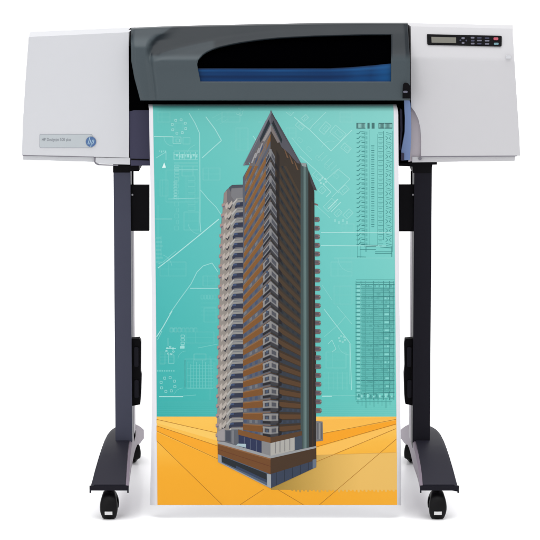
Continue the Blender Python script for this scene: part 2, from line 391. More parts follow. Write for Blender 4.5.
# ================================================================== THE STAND
ST = empty('printer_stand', (0, .1, 0), 'dark steel printer stand with two uprights, splayed feet and casters, carrying the printer', 'stand')
XI, = (.3415,)
for sx in (-1, 1):
    def bx(bm, xa, xb, y0, y1, z0, z1): box(bm, min(sx * xa, sx * xb), max(sx * xa, sx * xb), y0, y1, z0, z1)
    um = M['slate'] if sx < 0 else M['slate_d']  # right upright takes a darker steel, its shade put into the colour
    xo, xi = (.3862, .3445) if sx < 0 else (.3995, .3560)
    side = 'left' if sx < 0 else 'right'
    zt = atY(270, 166, .05).z
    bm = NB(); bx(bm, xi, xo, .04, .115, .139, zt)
    up = finish('upright', bm, um, ST, smooth=True, bevel=.0025, label='slate grey steel upright' if sx < 0 else 'steel upright darkened as shade')
    bm = NB(); bx(bm, xi - .0005, xi + .030, .1165, .196, .139, zt - .02)
    finish('side_rail', bm, M['rail'], up, smooth=True, bevel=.0012)
    # top bracket
    bm = NB()
    if sx < 0: extr(bm, [(113, 163.5), (139, 163.5), (139, 171.2), (130.2, 171.2), (129.6, 172.6), (113, 172.6)], .036, .15)
    else: extr(bm, [(398.8, 160.8), (437, 162.3), (437, 164.6), (432.4, 164.8), (431.2, 173), (413, 173), (412.6, 166.6), (399, 166)], .036, .15)
    finish('top_bracket', bm, M['black'], ST, smooth=True, bevel=.0015)
    # black plate with thin rod
    bm = NB()
    if sx < 0: extr(bm, rect(130.4, 185.2, 149.2, 231), .05, .022)
    else: extr(bm, rect(398.6, 185, 414.5, 231.4), .05, .022)
    pp = finish('cross_plate', bm, M['black'], ST, smooth=True, bevel=.0012)
    bm = NB(); uu = 132.6 if sx < 0 else 411.4
    cyl(bm, atY(uu, 186, .06), atY(uu, 171, .06), .0022, 12); finish('rod', bm, M['black'], pp)
    bm = NB(); uu = 132.4 if sx < 0 else 413
    cyl(bm, atY(uu, 194.8, .052), atY(uu, 194.8, .046), .0024, 14); finish('bolt', bm, M['steel'], pp)
    # lower clip
    bm = NB()
    if sx < 0: extr(bm, [(131.2, 339), (139.4, 338.4), (141, 342), (140.6, 370), (141.4, 376), (141, 392), (140, 404.6), (132, 406)], .055, .03)
    else: extr(bm, [(414.5, 338.4), (405.2, 339), (404.4, 344), (404.8, 366), (404, 374), (404.6, 396), (405.4, 404), (414.5, 406)], .055, .03)
    cl = finish('cable_clip', bm, M['black'], ST, smooth=True, bevel=.0015)
    bm = NB()
    uc = 136.3 if sx < 0 else 409.2
    extr(bm, rrect(uc - 2.2, 347, uc + 2.2, 367, 1.6), .051, .006)
    finish('clip_tab', bm, M['slate_d'], cl, smooth=True, bevel=.001); bm = NB()
    extr(bm, rrect(uc - 1.9, 380, uc + 2.4, 398, 1.6), .051, .006)
    finish('clip_tab', bm, M['slate_d'], cl, smooth=True, bevel=.001)
    # foot: arched beam, grey sides and a dark top cover
    rows = [(-.150, .4365, .084, .071), (-.12, .4325, .104, .078), (-.09, .4285, .121, .086), (-.05, .4235, .139, .093), (0, .4195, .151, .099), (.06, .4165, .1575, .104),
            (.13, .4130, .160, .107), (.20, .4080, .1585, .106), (.28, .4000, .150, .100), (.36, .396, .137, .085), (.46, .394, .116, .070), (.56, .393, .093, .058), (.645, .392, .073, .046)]
    xin = .3440 if sx < 0 else .3650
    dx = 0 if sx < 0 else .0205
    def xn(y): return xin if sx < 0 else xin - .0085 * sst(-.15, .03, y)
    bm = NB(); rings = []
    for y, xo2, z, zb in rows:
        xo3 = xo2 + dx
        rings.append([bm.verts.new((sx * a, y, c)) for a, c in ((xn(y), zb), (xn(y), z - .003), (xn(y) + .004, z), (xo3 - .012, z), (xo3 - .003, z - .005), (xo3, z - .016), (xo3, zb))])
    for a, b in zip(rings, rings[1:]):
        for k in range(7): bm.faces.new((a[k], a[(k + 1) % 7], b[(k + 1) % 7], b[k]))
    bm.faces.new(rings[0]); bm.faces.new(list(reversed(rings[-1])))
    ft = finish('foot', bm, M['skirt'], ST, smooth=True)
    bm = NB(); rings = []
    for y, xo2, z, zb in rows[:-1]:
        xo3 = xo2 + dx
        rings.append([bm.verts.new((sx * a, y - .0025, c)) for a, c in ((xn(y) + .0065, z - .002), (xn(y) + .0080, z + .0022), (xo3 - .011, z + .0022), (xo3 - .0015, z - .0040), (xo3 + .0016, z - .015), (xo3 + .0016, zb + .004), (xo3 - .004, zb + .006))])
    for a, b in zip(rings, rings[1:]):
        for k in range(7): bm.faces.new((a[k], a[(k + 1) % 7], b[(k + 1) % 7], b[k]))
    bm.faces.new(rings[0]); bm.faces.new(list(reversed(rings[-1])))
    finish('foot_cover', bm, M['foot'], ft, smooth=True)
    # front lip with two small down-turned ends
    X0, X1 = xin - .0005, .4385 + dx
    bm = NB(); bx(bm, X0, X1, -.159, -.151, .0725, .0835)
    bx(bm, X0, X0 + .0035, -.159, -.152, .0665, .0725); bx(bm, X1 - .0035, X1, -.159, -.152, .0665, .0725)
    finish('foot_lip', bm, M['slate_d'], ft, smooth=True, bevel=.0012)

# casters: one prototype, three copies
def caster_proto():
    R = .0300
    bm = NB(); n = 28
    prof = [(0, .0050), (.016, .0050), (R - .002, .0052), (R, .0065), (R - .0004, .0100), (R - .003, .0135), (R - .008, .0155), (.012, .0160), (0, .016)]
    obs = []
    fork = NB()
    # twin-wheel housing: curved mudguard over both wheels
    for s in (-1, 1):
        pr = [(x, y * s) for x, y in prof]
        rings = [[bm.verts.new((yy, rr * cos(2 * pi * k / n), R + rr * sin(2 * pi * k / n))) for k in range(n)] for rr, yy in pr[1:-1]]
        for a, b in zip(rings, rings[1:]):
            for k in range(n): bm.faces.new((a[k], a[(k + 1) % n], b[(k + 1) % n], b[k]))
        bm.faces.new(rings[0]); bm.faces.new(rings[-1])
    # guard: arc strip 0..180 deg covering top, tucked in at its sides
    G = R + .0045; m = 22; rr = []
    sec = [(-.0198, -.013), (-.0196, -.006), (-.0180, -.0025), (-.0145, -.0005), (0, .0014), (.0145, -.0005), (.0180, -.0025), (.0196, -.006), (.0198, -.013)]
    for k in range(m + 1):
        a = radians(-58 + 262 * k / m)
        rr.append([fork.verts.new((x, -(G + d) * cos(a), R + (G + d) * sin(a))) for x, d in [(x * (1 - .30 * sin(a) ** 2), d) for x, d in sec]])
    for a, b in zip(rr, rr[1:]):
        for k in range(len(sec) - 1): fork.faces.new((a[k], a[k + 1], b[k + 1], b[k]))
    box(fork, -.0055, .0055, -.016, .016, R - .006, R + G - .002)
    bmesh.ops.recalc_face_normals(fork, faces=fork.faces)
    stem = NB(); cyl(stem, (0, .006, R + G - .004), (0, .006, .100), .0055); cyl(stem, (0, .006, R + G + .002), (0, .006, R + G + .009), .011)
    c = finish('caster', fork, M['rubber'], None, smooth=True)
    sm = c.modifiers.new('wall', 'SOLIDIFY'); sm.thickness = .0022; sm.offset = 1
    for v in bm.verts: v.co.x *= .84
    w = finish('wheels', bm, M['rubber'], c, smooth=True); w.name = 'wheel_pair'
    st = finish('stem', stem, M['steel'], c, smooth=True)
    a = radians(-20); g = G + .0022; tg = NB(); y0, z0 = -g * cos(a), R + g * sin(a)
    ty, tz = -sin(a), -cos(a)
    q = [Vector((x, y0 + ty * t - .0012, z0 + tz * t)) for x, t in ((-.0092, -.0045), (.0092, -.0045), (.0092, .0045), (-.0092, .0045))]
    q = [p + Vector((0, -.0022, 0)) for p in q]; prism(tg, q, [p + Vector((0, .006, 0)) for p in q]); finish('gap_plate', tg, M['white'], c, smooth=True, bevel=.0008)  # white plate standing in for the see-through gap between the wheels
    return c
c0 = caster_proto()
c0.parent = ST
XL = atY(109, 505, -.145).x; XR = atY(437.5, 505, -.145).x
spots = [(XL, -.128, 0), (XR, -.128, 0), (-.372, .545, 188), (.385, .545, 172)]
for i, (x, y, r) in enumerate(spots):
    if i == 0: c = c0
    else:
        c = c0.copy(); COL.objects.link(c); c.parent = ST
        for ch in c0.children:
            d = ch.copy(); COL.objects.link(d); d.parent = c
    c.location = Vector((x, y, 0)) - ST.location; c.rotation_euler = (0, 0, radians(r))

# ================================================================== THE PRINT
YP = -.045
SH = empty('poster_print', atY(275, 505, YP), 'large colour poster of a tall brown tower on teal blueprint, hanging out of the printer', 'poster')
def sheetY(v):
    return YP + lerp([(103.6, .060), (104.2, .040), (105.2, .022), (106.6, .010), (108.6, .003), (111, 0), (505, -.10)], v)
EL = [(104, 148.4), (110, 149.0), (200, 150.6), (300, 151.6), (400, 151.8), (470, 150.8), (505.5, 149.8)]
ER = [(104, 396.2), (108, 397.4), (112, 398.2), (200, 398.8), (300, 399.6), (420, 400.6), (470, 401.2), (505.5, 401.2)]
TL = [(104, 152.4), (110, 153.0), (200, 154.6), (300, 156.0), (400, 156.6), (505.5, 157.4)]
TR = [(104, 393.0), (110, 393.6), (200, 394.4), (300, 395.2), (400, 396.2), (505.5, 397.2)]
vr = [104.1, 104.5, 105.2, 106.4, 108, 109.5, 111.2] + [115 + 10 * k for k in range(38)] + [494, 500, 505.3]
bm = NB(); rows_ = []
for v in vr:
    e0, e1, t0, t1 = lerp(EL, v), lerp(ER, v), lerp(TL, v), lerp(TR, v); y = sheetY(v); row = []
    cb = sst(380, 505, v)                        # the side edges curl back more towards the bottom
    for u, k in [(e0, 1), (e0 + (t0 - e0) * .33, .55), (e0 + (t0 - e0) * .66, .2), (t0, .04), (t0 + 4, 0), (t0 + 60, 0), (270, 0), (t1 - 60, 0), (t1 - 4, 0), (t1, .04), (e1 - (e1 - t1) * .66, .2), (e1 - (e1 - t1) * .33, .55), (e1, 1)]:
        row.append(bm.verts.new(atY(u, v, y + k * (.006 + .022 * cb))))
    rows_.append(row)
for a, b in zip(rows_, rows_[1:]):
    for k in range(len(a) - 1): bm.faces.new((a[k], b[k], b[k + 1], a[k + 1]))
finish('paper', bm, M['paper'], SH, smooth=True)

TEAL = {(0, 0): (102, 196, 188), (1, 0): (140, 214, 206), (0, .5): (82, 188, 184), (1, .5): (124, 208, 200), (0, 1): (58, 177, 172), (1, 1): (110, 204, 194)}
def teal(u, v):
    x = max(0, min(1, (u - 153) / 243)); y = max(0, min(1, (v - 105) / 311))
    if y < .5: a, b, t = 0, .5, y * 2
    else: a, b, t = .5, 1, y * 2 - 1
    return mix(mix(TEAL[(0, a)], TEAL[(1, a)], x), mix(TEAL[(0, b)], TEAL[(1, b)], x), t)
HZ = 416.6
def lay(u, v, k): return atY(u, v, sheetY(v) - .0003 - .00004 * k - (len(P) % 90) * .0000004 * (k > 0))
# ---- blueprint field
P = []
tv = [104.1, 104.6, 105.4, 106.5, 108, 109.5, 111.2] + [120 + 16 * k for k in range(18)] + [408, HZ]
for a, b in zip(tv, tv[1:]):
    for k in range(8):
        q = lambda v, k: lerp(TL, v) + (lerp(TR, v) - lerp(TL, v)) * k / 8
        pp = [(q(a, k), a), (q(b, k), b), (q(b, k + 1), b), (q(a, k + 1), a)]
        P.append(([lay(u, v, 0) for u, v in pp], [teal(u, v) for u, v in pp]))
def bl(pts, a=.35, w=.55, k=1, col=(232, 255, 250), close=False):
    if col[0] < 200: a = min(.8, a * 1.25)
    a = min(.62, a * 1.25) if col[0] > 200 else a
    if close: pts = list(pts) + [pts[0]]
    for (x0, y0), (x1, y1) in zip(pts, pts[1:]):
        L = math.hypot(x1 - x0, y1 - y0)
        if L < 1e-4: continue
        nx = -(y1 - y0) / L * w / 2; ny = (x1 - x0) / L * w / 2
        pp = [(x0 + nx, y0 + ny), (x1 + nx, y1 + ny), (x1 - nx, y1 - ny), (x0 - nx, y0 - ny)]
        cc = [mix(teal(u, v), col, a) for u, v in pp]
        P.append(([lay(u, v, k) for u, v in pp], cc))
def br(u0, v0, u1, v1, **kw): bl([(u0, v0), (u1, v0), (u1, v1), (u0, v1)], close=True, **kw)
def fillr(u0, v0, u1, v1, a=.2, k=1, col=(232, 255, 250)):
    pp = rect(u0, v0, u1, v1); P.append(([lay(u, v, k) for u, v in pp], [mix(teal(u, v), col, a) for u, v in pp]))
# big outlines, left
bl([(184, 106.5), (189, 113), (195, 123), (199.5, 133), (199.8, 158), (200, 190), (200, 222), (200.8, 232)], .34, .8)
bl([(198.5, 109), (206, 117), (215, 129), (221.5, 140.5), (213, 148), (202, 158)], .38, .8)
bl([(200.5, 190), (208, 199), (216, 207), (222, 216)], .3, .8)
bl([(158, 268), (175, 255), (196, 238), (219, 219)], .48, .9)
bl([(158, 264), (163, 262), (176, 251)], .25, .5)
bl([(169.5, 314), (180, 299), (191, 284), (197, 272), (203, 266), (212, 263), (218, 272)], .34, .8)
bl([(190, 288.3), (218, 288.3)], .42, .8)
bl([(156.5, 337), (163, 327), (172, 311)], .48, .9)
bl([(157.5, 340), (162, 331)], .34, .6)
bl([(159, 396.6), (183, 396.6)], .55, 1.0); bl([(183, 396), (196, 395)], .25, .5)
bl([(198, 348), (218, 344)], .22, .5); bl([(154, 136.6), (173, 136.8)], .5, .7)
bl([(155, 219), (172, 219)], .3, .6); bl([(200, 198), (168, 199)], .28, .6)
# circles of chairs around tables
def ring(cx, cy, r, n, s=1.6, a=.36):
    for k in range(n):
        t = 2 * pi * k / n + .3; x, y = cx + r * cos(t), cy + r * sin(t)
        br(x - s / 2, y - s / 2, x + s / 2, y + s / 2, a=a, w=.5)
ring(179, 126.5, 7.0, 8, 2.0, .42); br(175, 123, 183, 130, a=.14, w=.4)
ring(168, 384.5, 7.2, 8, 2.2, .42)
# plan rooms, left
br(173, 137, 181, 143.5, a=.34, w=.5); br(176, 139, 179.5, 142, a=.3, w=.5); br(183, 137.5, 190, 144, a=.18, w=.5)
for k in range(5): bl([(174 + k * 5.4, 152), (174 + k * 5.4, 160)], .34, .6)
for vv in (151, 154.6, 159.5, 163, 166, 169.5): bl([(174, vv), (198, vv)], .30 if vv < 158 else .2, .6)
for k in range(8): fillr(176 + k * 2.8, 154 + (k % 2) * 1.2, 177.8 + k * 2.8, 156.4 + (k % 3), .45)
for k in range(5): br(174.5, 165 + k * 3.2, 179, 167.4 + k * 3.2, a=.26, w=.4)
br(182, 166, 193, 176, a=.2, w=.45); bl([(182, 171), (193, 171)], .2, .4)
for k in range(6): br(174, 181 + k * 3.1, 177, 183 + k * 3.1, a=.34, w=.45)
br(166, 170, 198, 202, a=.14, w=.45); bl([(186, 176), (186, 202)], .14, .4)
bl([(156, 158), (166, 152), (166, 160)], .3, .6); P.append(([lay(u, v, 1) for u, v in [(162, 168), (164.2, 162.5), (166, 167.6)]], (222, 248, 244)))
for k in range(4): fillr(159 + k * 2, 150.6, 160.2 + k * 2, 151.6 + (k % 2), .4)
for k in range(9): br(174.6 + (k % 2) * 2, 178 + k * 6, 178.5, 182 + k * 6, a=.13, w=.4)
for k in range(6): br(188, 206 - k * 6, 195, 210.5 - k * 6, a=.14, w=.4)
for k in range(7): bl([(156, 238 + k * 4), (161 + (k % 3), 238 + k * 4)], .26, .6)
bl([(158, 205), (158, 262)], .18, .5); bl([(161, 236), (161, 258)], .2, .5)
for k in range(5): br(201 + k * 3.2, 295, 203.2 + k * 3.2, 299, a=.15, w=.4)
for k in range(4): bl([(201, 303 + k * 4), (217, 303 + k * 4)], .12, .4)
# plan, lower left
for k in range(7): br(170 + k * 4, 328, 173 + k * 4, 332, a=.2 if k > 2 else .3, w=.45)
for k in range(4): br(181, 335 + k * 3.6, 184.3, 337.4 + k * 3.6, a=.42, w=.5)
fillr(180, 346, 184.4, 348.6, .55); bl([(166, 348.4), (176, 348.4)], .5, .7); ring(170, 350.5, 3.6, 7, 1.4, .5)
bl([(168, 338), (168, 346)], .34, .6); br(160, 352, 165, 364, a=.22, w=.45); br(168.5, 355, 174, 363.5, a=.28, w=.45)
for k in range(4): bl([(160, 354 + k * 3), (174, 354 + k * 3)], .18, .4)
for k in range(8): fillr(157 + k * 2.3, 370, 158.4 + k * 2.3, 371.6, .3)
br(185, 359, 216, 388, a=.2, w=.5)
for k in range(11): bl([(185 + k * 2.9, 360 + (k % 3) * 2), (185 + k * 2.9, 388)], .22, .45)
for k in range(9): bl([(187 + (k % 2) * 3, 362 + k * 3.3), (213, 362 + k * 3.3)], .17, .45)
br(194, 354, 206, 360, a=.25, w=.5); bl([(210, 356), (210, 400)], .18, .4); bl([(160, 402), (216, 402)], .12, .4); br(211, 359, 218, 372, a=.2, w=.45)
for k in range(6): bl([(157, 404 + k * 1.9), (216, 404 + k * 1.9)], .07, .35)
# right field: tilted plan
def tr(cx, cy, w, h, ang, a=.3, lw=.55):
    c, s = cos(radians(ang)), sin(radians(ang))
    bl([(cx + x * c - y * s, cy + x * s + y * c) for x, y in ((-w / 2, -h / 2), (w / 2, -h / 2), (w / 2, h / 2), (-w / 2, h / 2))], a, lw, close=True)
bl([(253, 107), (253, 136), (256, 140)], .34, .7); bl([(258, 108), (258, 122), (262, 122)], .2, .5)
bl([(294, 117), (310, 130), (331, 151), (345, 137), (352, 130)], .34, .7)
bl([(300, 156), (318, 172), (339, 193)], .28, .7); bl([(309, 130), (313, 125), (326, 112)], .28, .6)
bl([(292, 138), (302, 150), (312, 160)], .2, .6); bl([(326, 180), (338, 169), (350, 179), (332, 197)], .26, .6)
for cx, cy, w, h, a in [(338, 133, 14, 9, 40), (325, 128, 7, 11, 40), (346, 148, 9, 6, 40), (318, 176, 10, 6, 42), (330, 205, 12, 7, -45), (344, 190, 9, 6, -42), (322, 190, 6, 6, 45), (338, 213, 7, 5, -45),
                        (300, 126, 8, 5, 42), (305, 118, 6, 4, -40), (290, 112, 6, 5, 40), (348, 214, 6, 9, 45), (240, 112, 6, 6, 20)]:
    tr(cx, cy, w, h, a, .24); tr(cx + 1, cy + .6, w * .55, h * .5, a, .18, .45)
bl([(323, 184), (331, 192), (326, 197)], .3, .8); ring(323, 181, 3.0, 6, 1.2, .4)
bl([(328, 209), (338, 199)], .4, 1.0); bl([(331, 212), (341, 202)], .34, .8); bl([(316, 205), (330, 218)], .24, .5)
for k in range(4): fillr(334 + k * 4, 219 + (k % 2) * 2, 336 + k * 4, 222 + (k % 2) * 2, .22)
bl([(321, 232.4), (392, 232.8)], .42, .7); bl([(321, 245.6), (386, 246)], .4, .7); bl([(334, 258), (393, 258)], .2, .5)
bl([(322, 285), (332, 300)], .2, .5); bl([(352, 246), (352, 272)], .14, .4)
# right field, lower
bl([(324, 309), (333, 321), (350, 343), (351.5, 390)], .36, .7); bl([(337, 306), (352, 324)], .22, .5)
bl([(324, 337), (338, 325), (346, 316)], .22, .5); bl([(328, 344), (332, 340), (336, 349), (332, 352)], .32, .6)
ring(342, 339, 3, 6, 1.3, .34); br(349.5, 344, 352, 384, a=.18, w=.4); bl([(322, 396.2), (332, 396.2)], .6, .9); bl([(332, 395.6), (356, 395.6)], .22, .5)
for k in range(6): bl([(324 + k * 4.6, 372), (324 + k * 4.6, 390)], .13, .4)
for k in range(4): bl([(324, 373 + k * 5), (348, 373 + k * 5)], .13, .4)
for k in range(7): bl([(322, 403 + k * 1.9), (396, 403 + k * 1.9)], .08, .35)
for k in range(5): bl([(204 + k * 4, 112 + k * 3), (216 + k * 3, 104.8 + k * 3 + 2)], .10, .4)
for x0, y0, x1, y1 in [(158, 112, 170, 122), (203, 168, 220, 180), (160, 180, 168, 196), (184, 212, 199, 230), (160, 276, 186, 262), (203, 276, 216, 286), (204, 308, 216, 322), (186, 332, 214, 343), (236, 128, 248, 150), (286, 128, 296, 138), (331, 262, 352, 276),
                       (326, 352, 346, 368), (334, 286, 352, 304), (340, 112, 352, 122), (222, 112, 240, 122), (342, 224, 354, 232)]:
    br(x0, y0, x1, y1, a=.18, w=.45); bl([(x0, (y0 + y1) / 2), (x1, (y0 + y1) / 2)], .10, .35); bl([((x0 * 2 + x1) / 3, y0), ((x0 * 2 + x1) / 3, y1)], .10, .35)
def arc(cx, cy, r, a0, a1, a=.2, w=.5):
    bl([(cx + r * cos(radians(a0 + (a1 - a0) * k / 10)), cy + r * sin(radians(a0 + (a1 - a0) * k / 10))) for k in range(11)], a, w)
for cx, cy, r, a0, a1, a in [(173, 137, 9, 90, 180, .18), (200, 158, 14, 180, 250, .16), (200, 222, 12, 90, 170, .16), (186, 359, 8, 180, 270, .18), (331, 151, 10, 200, 290, .16), (352, 258, 14, 90, 180, .14), (158, 268, 14, 290, 350, .2), (350, 343, 12, 90, 170, .16), (183, 397, 9, 200, 270, .2)]: arc(cx, cy, r, a0, a1, a)
for k in range(9): bl([(286 + k * 7, 110 + k * 4.5), (292 + k * 7, 104.8 + k * 4.5)], .10, .4)
for k in range(6): bl([(318 + k * 3.2, 158 + k * 3.2), (324 + k * 3.2, 152 + k * 3.2)], .2, .45)
for k in range(5): tr(300 + k * 9, 140 + k * 9, 5, 3.4, 42, .14, .4)
# ---- door and window schedule 1
D1 = (22, 92, 92)
for u0, u1 in [(356.4, 365.4), (367.4, 369.6), (371.6, 374.6), (378.4, 384.6), (385.0, 392.4)]: fillr(u0, 122.8, u1, 128.6, .78, 1, (56, 92, 92))
for k in range(7): fillr(358 + k * 1.2, 123.6, 358.5 + k * 1.2, 127.8, .3, 2)
for k in range(11): fillr(379.4 + k * 1.2, 124, 379.8 + k * 1.2, 127.6, .25, 2)
for k in range(25):
    v = 131.4 + k * 4.62; j = random.random
    bl([(356.6, v + 2.2), (358.6, v + 2.4), (360.4, v)], .5, .75, 1, D1); bl([(361.5, v + 1.8), (364.6, v + 1.8)], .52, .8, 1, D1); bl([(361, v), (364, v + .4)], .35, .5, 1, D1)
    fillr(365.6, v + .2, 367.4, v + 3.4, .2, 1, D1)
    if k > 2 and k < 21:
        bl([(371.2, v + .6), (374.4, v + .6)], .42, .9, 1, D1); bl([(371.4, v + 2.8), (374.2, v + 2.8)], .36, .7, 1, D1)
    bl([(378.2, v + 1.5), (383.2, v + 1.5)], .36, .6, 1, D1); bl([(379, v + 3.2), (382, v + 3.2)], .26, .5, 1, D1)
    if k % 2: bl([(385.6, v), (388, v + 2.2), (385.6, v + 4.2)], .42, .6, 1, D1); bl([(391.4, v), (389.2, v + 2.2), (391.4, v + 4.2)], .40, .6, 1, D1)
    else: bl([(386, v + 1), (392, v + 2.6)], .36, .6, 1, D1); bl([(386, v + 3), (391, v + 4)], .3, .5, 1, D1)
for uu, v0, v1, a in [(364.9, 131, 247, .35), (369.4, 130, 246, .12), (377.4, 134, 246, .22), (383.7, 131, 240, .45), (392.6, 131, 252, .25), (357.6, 225, 258, .3), (360.8, 240, 258, .35)]: bl([(uu, v0), (uu, v1)], a, .55, 1, D1)
for a, b, c, d in [(361, 244.6, 378, 245.4), (366, 246.6, 376, 246.6), (360, 249.5, 376, 249.5), (375, 251.8, 392, 251.8), (375, 253.6, 392, 253.6), (357, 256.8, 366, 257), (391.8, 246, 391.8, 257), (366, 246, 366, 252), (380, 247, 392, 248)]:
    bl([(a, b), (c, d)], .45, .7, 1, D1)
# ---- schedule 2
fillr(362, 287, 394.4, 392, .16, 1, D1); fillr(366, 292, 373.4, 392, .12, 2, D1)
bl([(356, 279.6), (394.6, 279.6)], .25, .5, 1, D1); bl([(356, 282.2), (394, 282.2)], .42, .7, 1, D1)
for k in range(29):
    v = 284.6 + k * 4.0
    bl([(355.6, v), (360.2, v)], .45 if k < 25 else .3, .7, 3, D1); fillr(357, v + 1, 360.4, v + 2.8, .42, 3, (190, 240, 236))
    bl([(361, v + random.random() * .5), (394.5, v)], .36 if k % 3 else .55, .6, 3, D1)
    bl([(362, v + 2), (362 + 8 + random.random() * 22, v + 2)], .25, .5, 3, D1)
    if k % 2: fillr(384.6, v + .8, 388.8, v + 2.4, .3, 3, (190, 240, 236))
    for q in range(6):
        u = 363 + random.random() * 29; fillr(u, v + .6, u + 1 + random.random() * 2, v + 2.6, .28, 3, D1)
for uu, a in [(361.0, .5), (365.5, .25), (373.6, .4), (378.8, .2), (383.6, .42), (389.4, .42), (393.8, .35), (356, .25)]: bl([(uu, 281), (uu, 400)], a, .6, 3, D1)
for k in range(12): u = 358 + k * 3; fillr(u, 394 + (k % 3) * .8, u + 1.6, 397.4, .42, 4, (200, 245, 240) if k % 2 else D1)
for k in range(9): bl([(358 + k * 4, 398), (358 + k * 4, 404 + (k * 7 % 5))], .34, .55, 3, D1)
bl([(356, 401.5), (392, 401.5)], .25, .5, 3, D1)
inked('blueprint_field', P, M['print'], SH, 'teal printed field with pale floor plans and schedules')

# ---- yellow ground of the poster
P = []
def ink(pts, col, k): P.append(([lay(u, v, k) for u, v in pts], col))
def yel(u, v):
    t = sst(HZ, 505, v); c = mix((255, 200, 90), (250, 175, 44), min(1, t * 1.5))
    if v > 440: c = mix(c, (253, 184, 62), sst(320, 400, u) * .5)
    return c
gv = [HZ, 420, 425, 432, 442, 455, 468, 480, 492, 505.0]
for a, b in zip(gv, gv[1:]):
    for k in range(6):
        q = lambda v, k: lerp(TL, v) + (lerp(TR, v) - lerp(TL, v)) * k / 6
        pp = [(q(a, k), a), (q(b, k), b), (q(b, k + 1), b), (q(a, k + 1), a)]
        P.append(([lay(u, v, 0) for u, v in pp], [yel(u, v) for u, v in pp]))
# light and deep wedges
ink([(156.5, 426), (156.5, 431), (218, 458), (218, 446)], (252, 172, 44), 1)
ink([(156.5, 419.5), (156.5, 423), (218, 441), (218, 433)], (254, 206, 104), 1)
ink([(156.5, 432), (156.5, 440.5), (226, 505), (250, 505), (268, 490), (240, 470)], (251, 176, 46), 1)
ink([(396, 420.2), (396, 424.6), (316, 447), (316, 435)], (252, 168, 38), 1)
ink([(396, 424.8), (396, 429), (316, 461), (316, 448)], (254, 196, 92), 1)
ink([(396, 417), (396, 419.6), (316, 433), (316, 420)], (254, 190, 80), 1)
# soft shadow of the tower, serrated lower edge
pp = [(316, 455), (350, 453.6), (396.8, 452.6), (397, 489.6), (350, 490), (316, 490), (290, 490), (271, 488.4), (316, 465)]
def shc(u, v): return mix((172, 140, 62), (240, 193, 104), max(0, min(1, (u - 275) / 75)))
for (x0, x1) in [(271, 282), (282, 296), (296, 316), (316, 336), (336, 360), (360, 380), (380, 397)]:
    def top(x): return 488.2 - (x - 270.5) * .5 if x < 316 else 455 - (x - 316) * .03
    a = [(x0, top(x0)), (x0, max(top(x0), 489.8)), (x1, 489.8), (x1, top(x1))]
    P.append(([lay(u, v, 2) for u, v in a], [shc(u, v) for u, v in a]))
for k in range(27):
    x = 291 + k * 3.9; hgt = 1.2 + (k * 37 % 5) * .35
    ink([(x, 489.7), (x + .6, 489.7 + hgt), (x + 2.1, 489.7 + hgt), (x + 2.6, 489.7)], shc(x, 0), 2)
def gl(a, b, col=(176, 118, 40), w=.5):
    (x0, y0), (x1, y1) = a, b; L = math.hypot(x1 - x0, y1 - y0); nx = -(y1 - y0) / L * w / 2; ny = (x1 - x0) / L * w / 2
    ink([(x0 + nx, y0 + ny), (x1 + nx, y1 + ny), (x1 - nx, y1 - ny), (x0 - nx, y0 - ny)], col, 3)
for a, b in [((156.6, 419.4), (218, 433.2)), ((156.6, 425.8), (218, 446)), ((156.6, 431), (218, 459)), ((156.8, 441), (222, 504.6)), ((240, 504.8), (264, 489)), ((278, 489.6), (303.5, 504.8)),
             ((319.4, 504.8), (396.4, 439)), ((316, 434.8), (396, 419.4)), ((316, 447), (396, 424)), ((316, 462), (396, 428.6)), ((395.6, 452.6), (316, 455.2))]:
    gl(a, b, (176, 118, 40) if a[1] != 452.6 else (222, 170, 84))
inked('ground_field', P, M['print'], SH, 'yellow printed ground with thin perspective lines')

# ---- tower picture
P = []; BASE = 8
def clip(poly, cv):
    out = poly; n = len(cv)
    ar = sum(cv[i][0] * cv[(i + 1) % n][1] - cv[(i + 1) % n][0] * cv[i][1] for i in range(n)); sg = 1 if ar > 0 else -1
    for i in range(n):
        a, b = cv[i], cv[(i + 1) % n]; inp = out; out = []
        if not inp: return []
        d = lambda p: sg * ((b[0] - a[0]) * (p[1] - a[1]) - (b[1] - a[1]) * (p[0] - a[0]))
        for j in range(len(inp)):
            p, q = inp[j], inp[(j + 1) % len(inp)]; dp, dq = d(p), d(q)
            if dp >= 0: out.append(p)
            if (dp > 0 > dq) or (dp < 0 < dq):
                t = dp / (dp - dq); out.append((p[0] + (q[0] - p[0]) * t, p[1] + (q[1] - p[1]) * t))
    return out
def T(pts, col, k=0, cv=None):
    if cv: pts = clip(pts, cv)
    if len(pts) >= 3: P.append(([lay(u, v, BASE + k) for u, v in pts], col))
CX = 270.5
def L(x, yc): return 416 + (yc - 416) * (x - 133) / (CX - 133)
def R(x, yc): return 416 + (yc - 416) * (416 - x) / (416 - CX)
def bandL(x0, x1, ya, yb, col, k, cv=None): T([(x0, L(x0, ya)), (x1, L(x1, ya)), (x1, L(x1, yb)), (x0, L(x0, yb))], col, k, cv)
def bandR(x0, x1, ya, yb, col, k, cv=None): T([(x0, R(x0, ya)), (x1, R(x1, ya)), (x1, R(x1, yb)), (x0, R(x0, yb))], col, k, cv)
# faces
FL = [(CX, 126), (254, 157), (248, 168), (243, 177), (242, 280), (240.6, 400), (239.6, 447), (CX, 459)]
FR = [(CX, 126), (284, 145), (303, 166), (306.5, 166), (314.4, 192), (315, 300), (316, 448), (CX, 459)]
T(FL, (92, 96, 108), 0)
for a, b in zip([0, 1, 2, 3, 4, 5], [1, 2, 3, 4, 5, 6]): pass
T(FR, (60, 52, 45), 0)
P_lo = [(CX, 330), (316, 352), (316, 448), (CX, 459)]
T(P_lo, (64, 50, 38), 1)
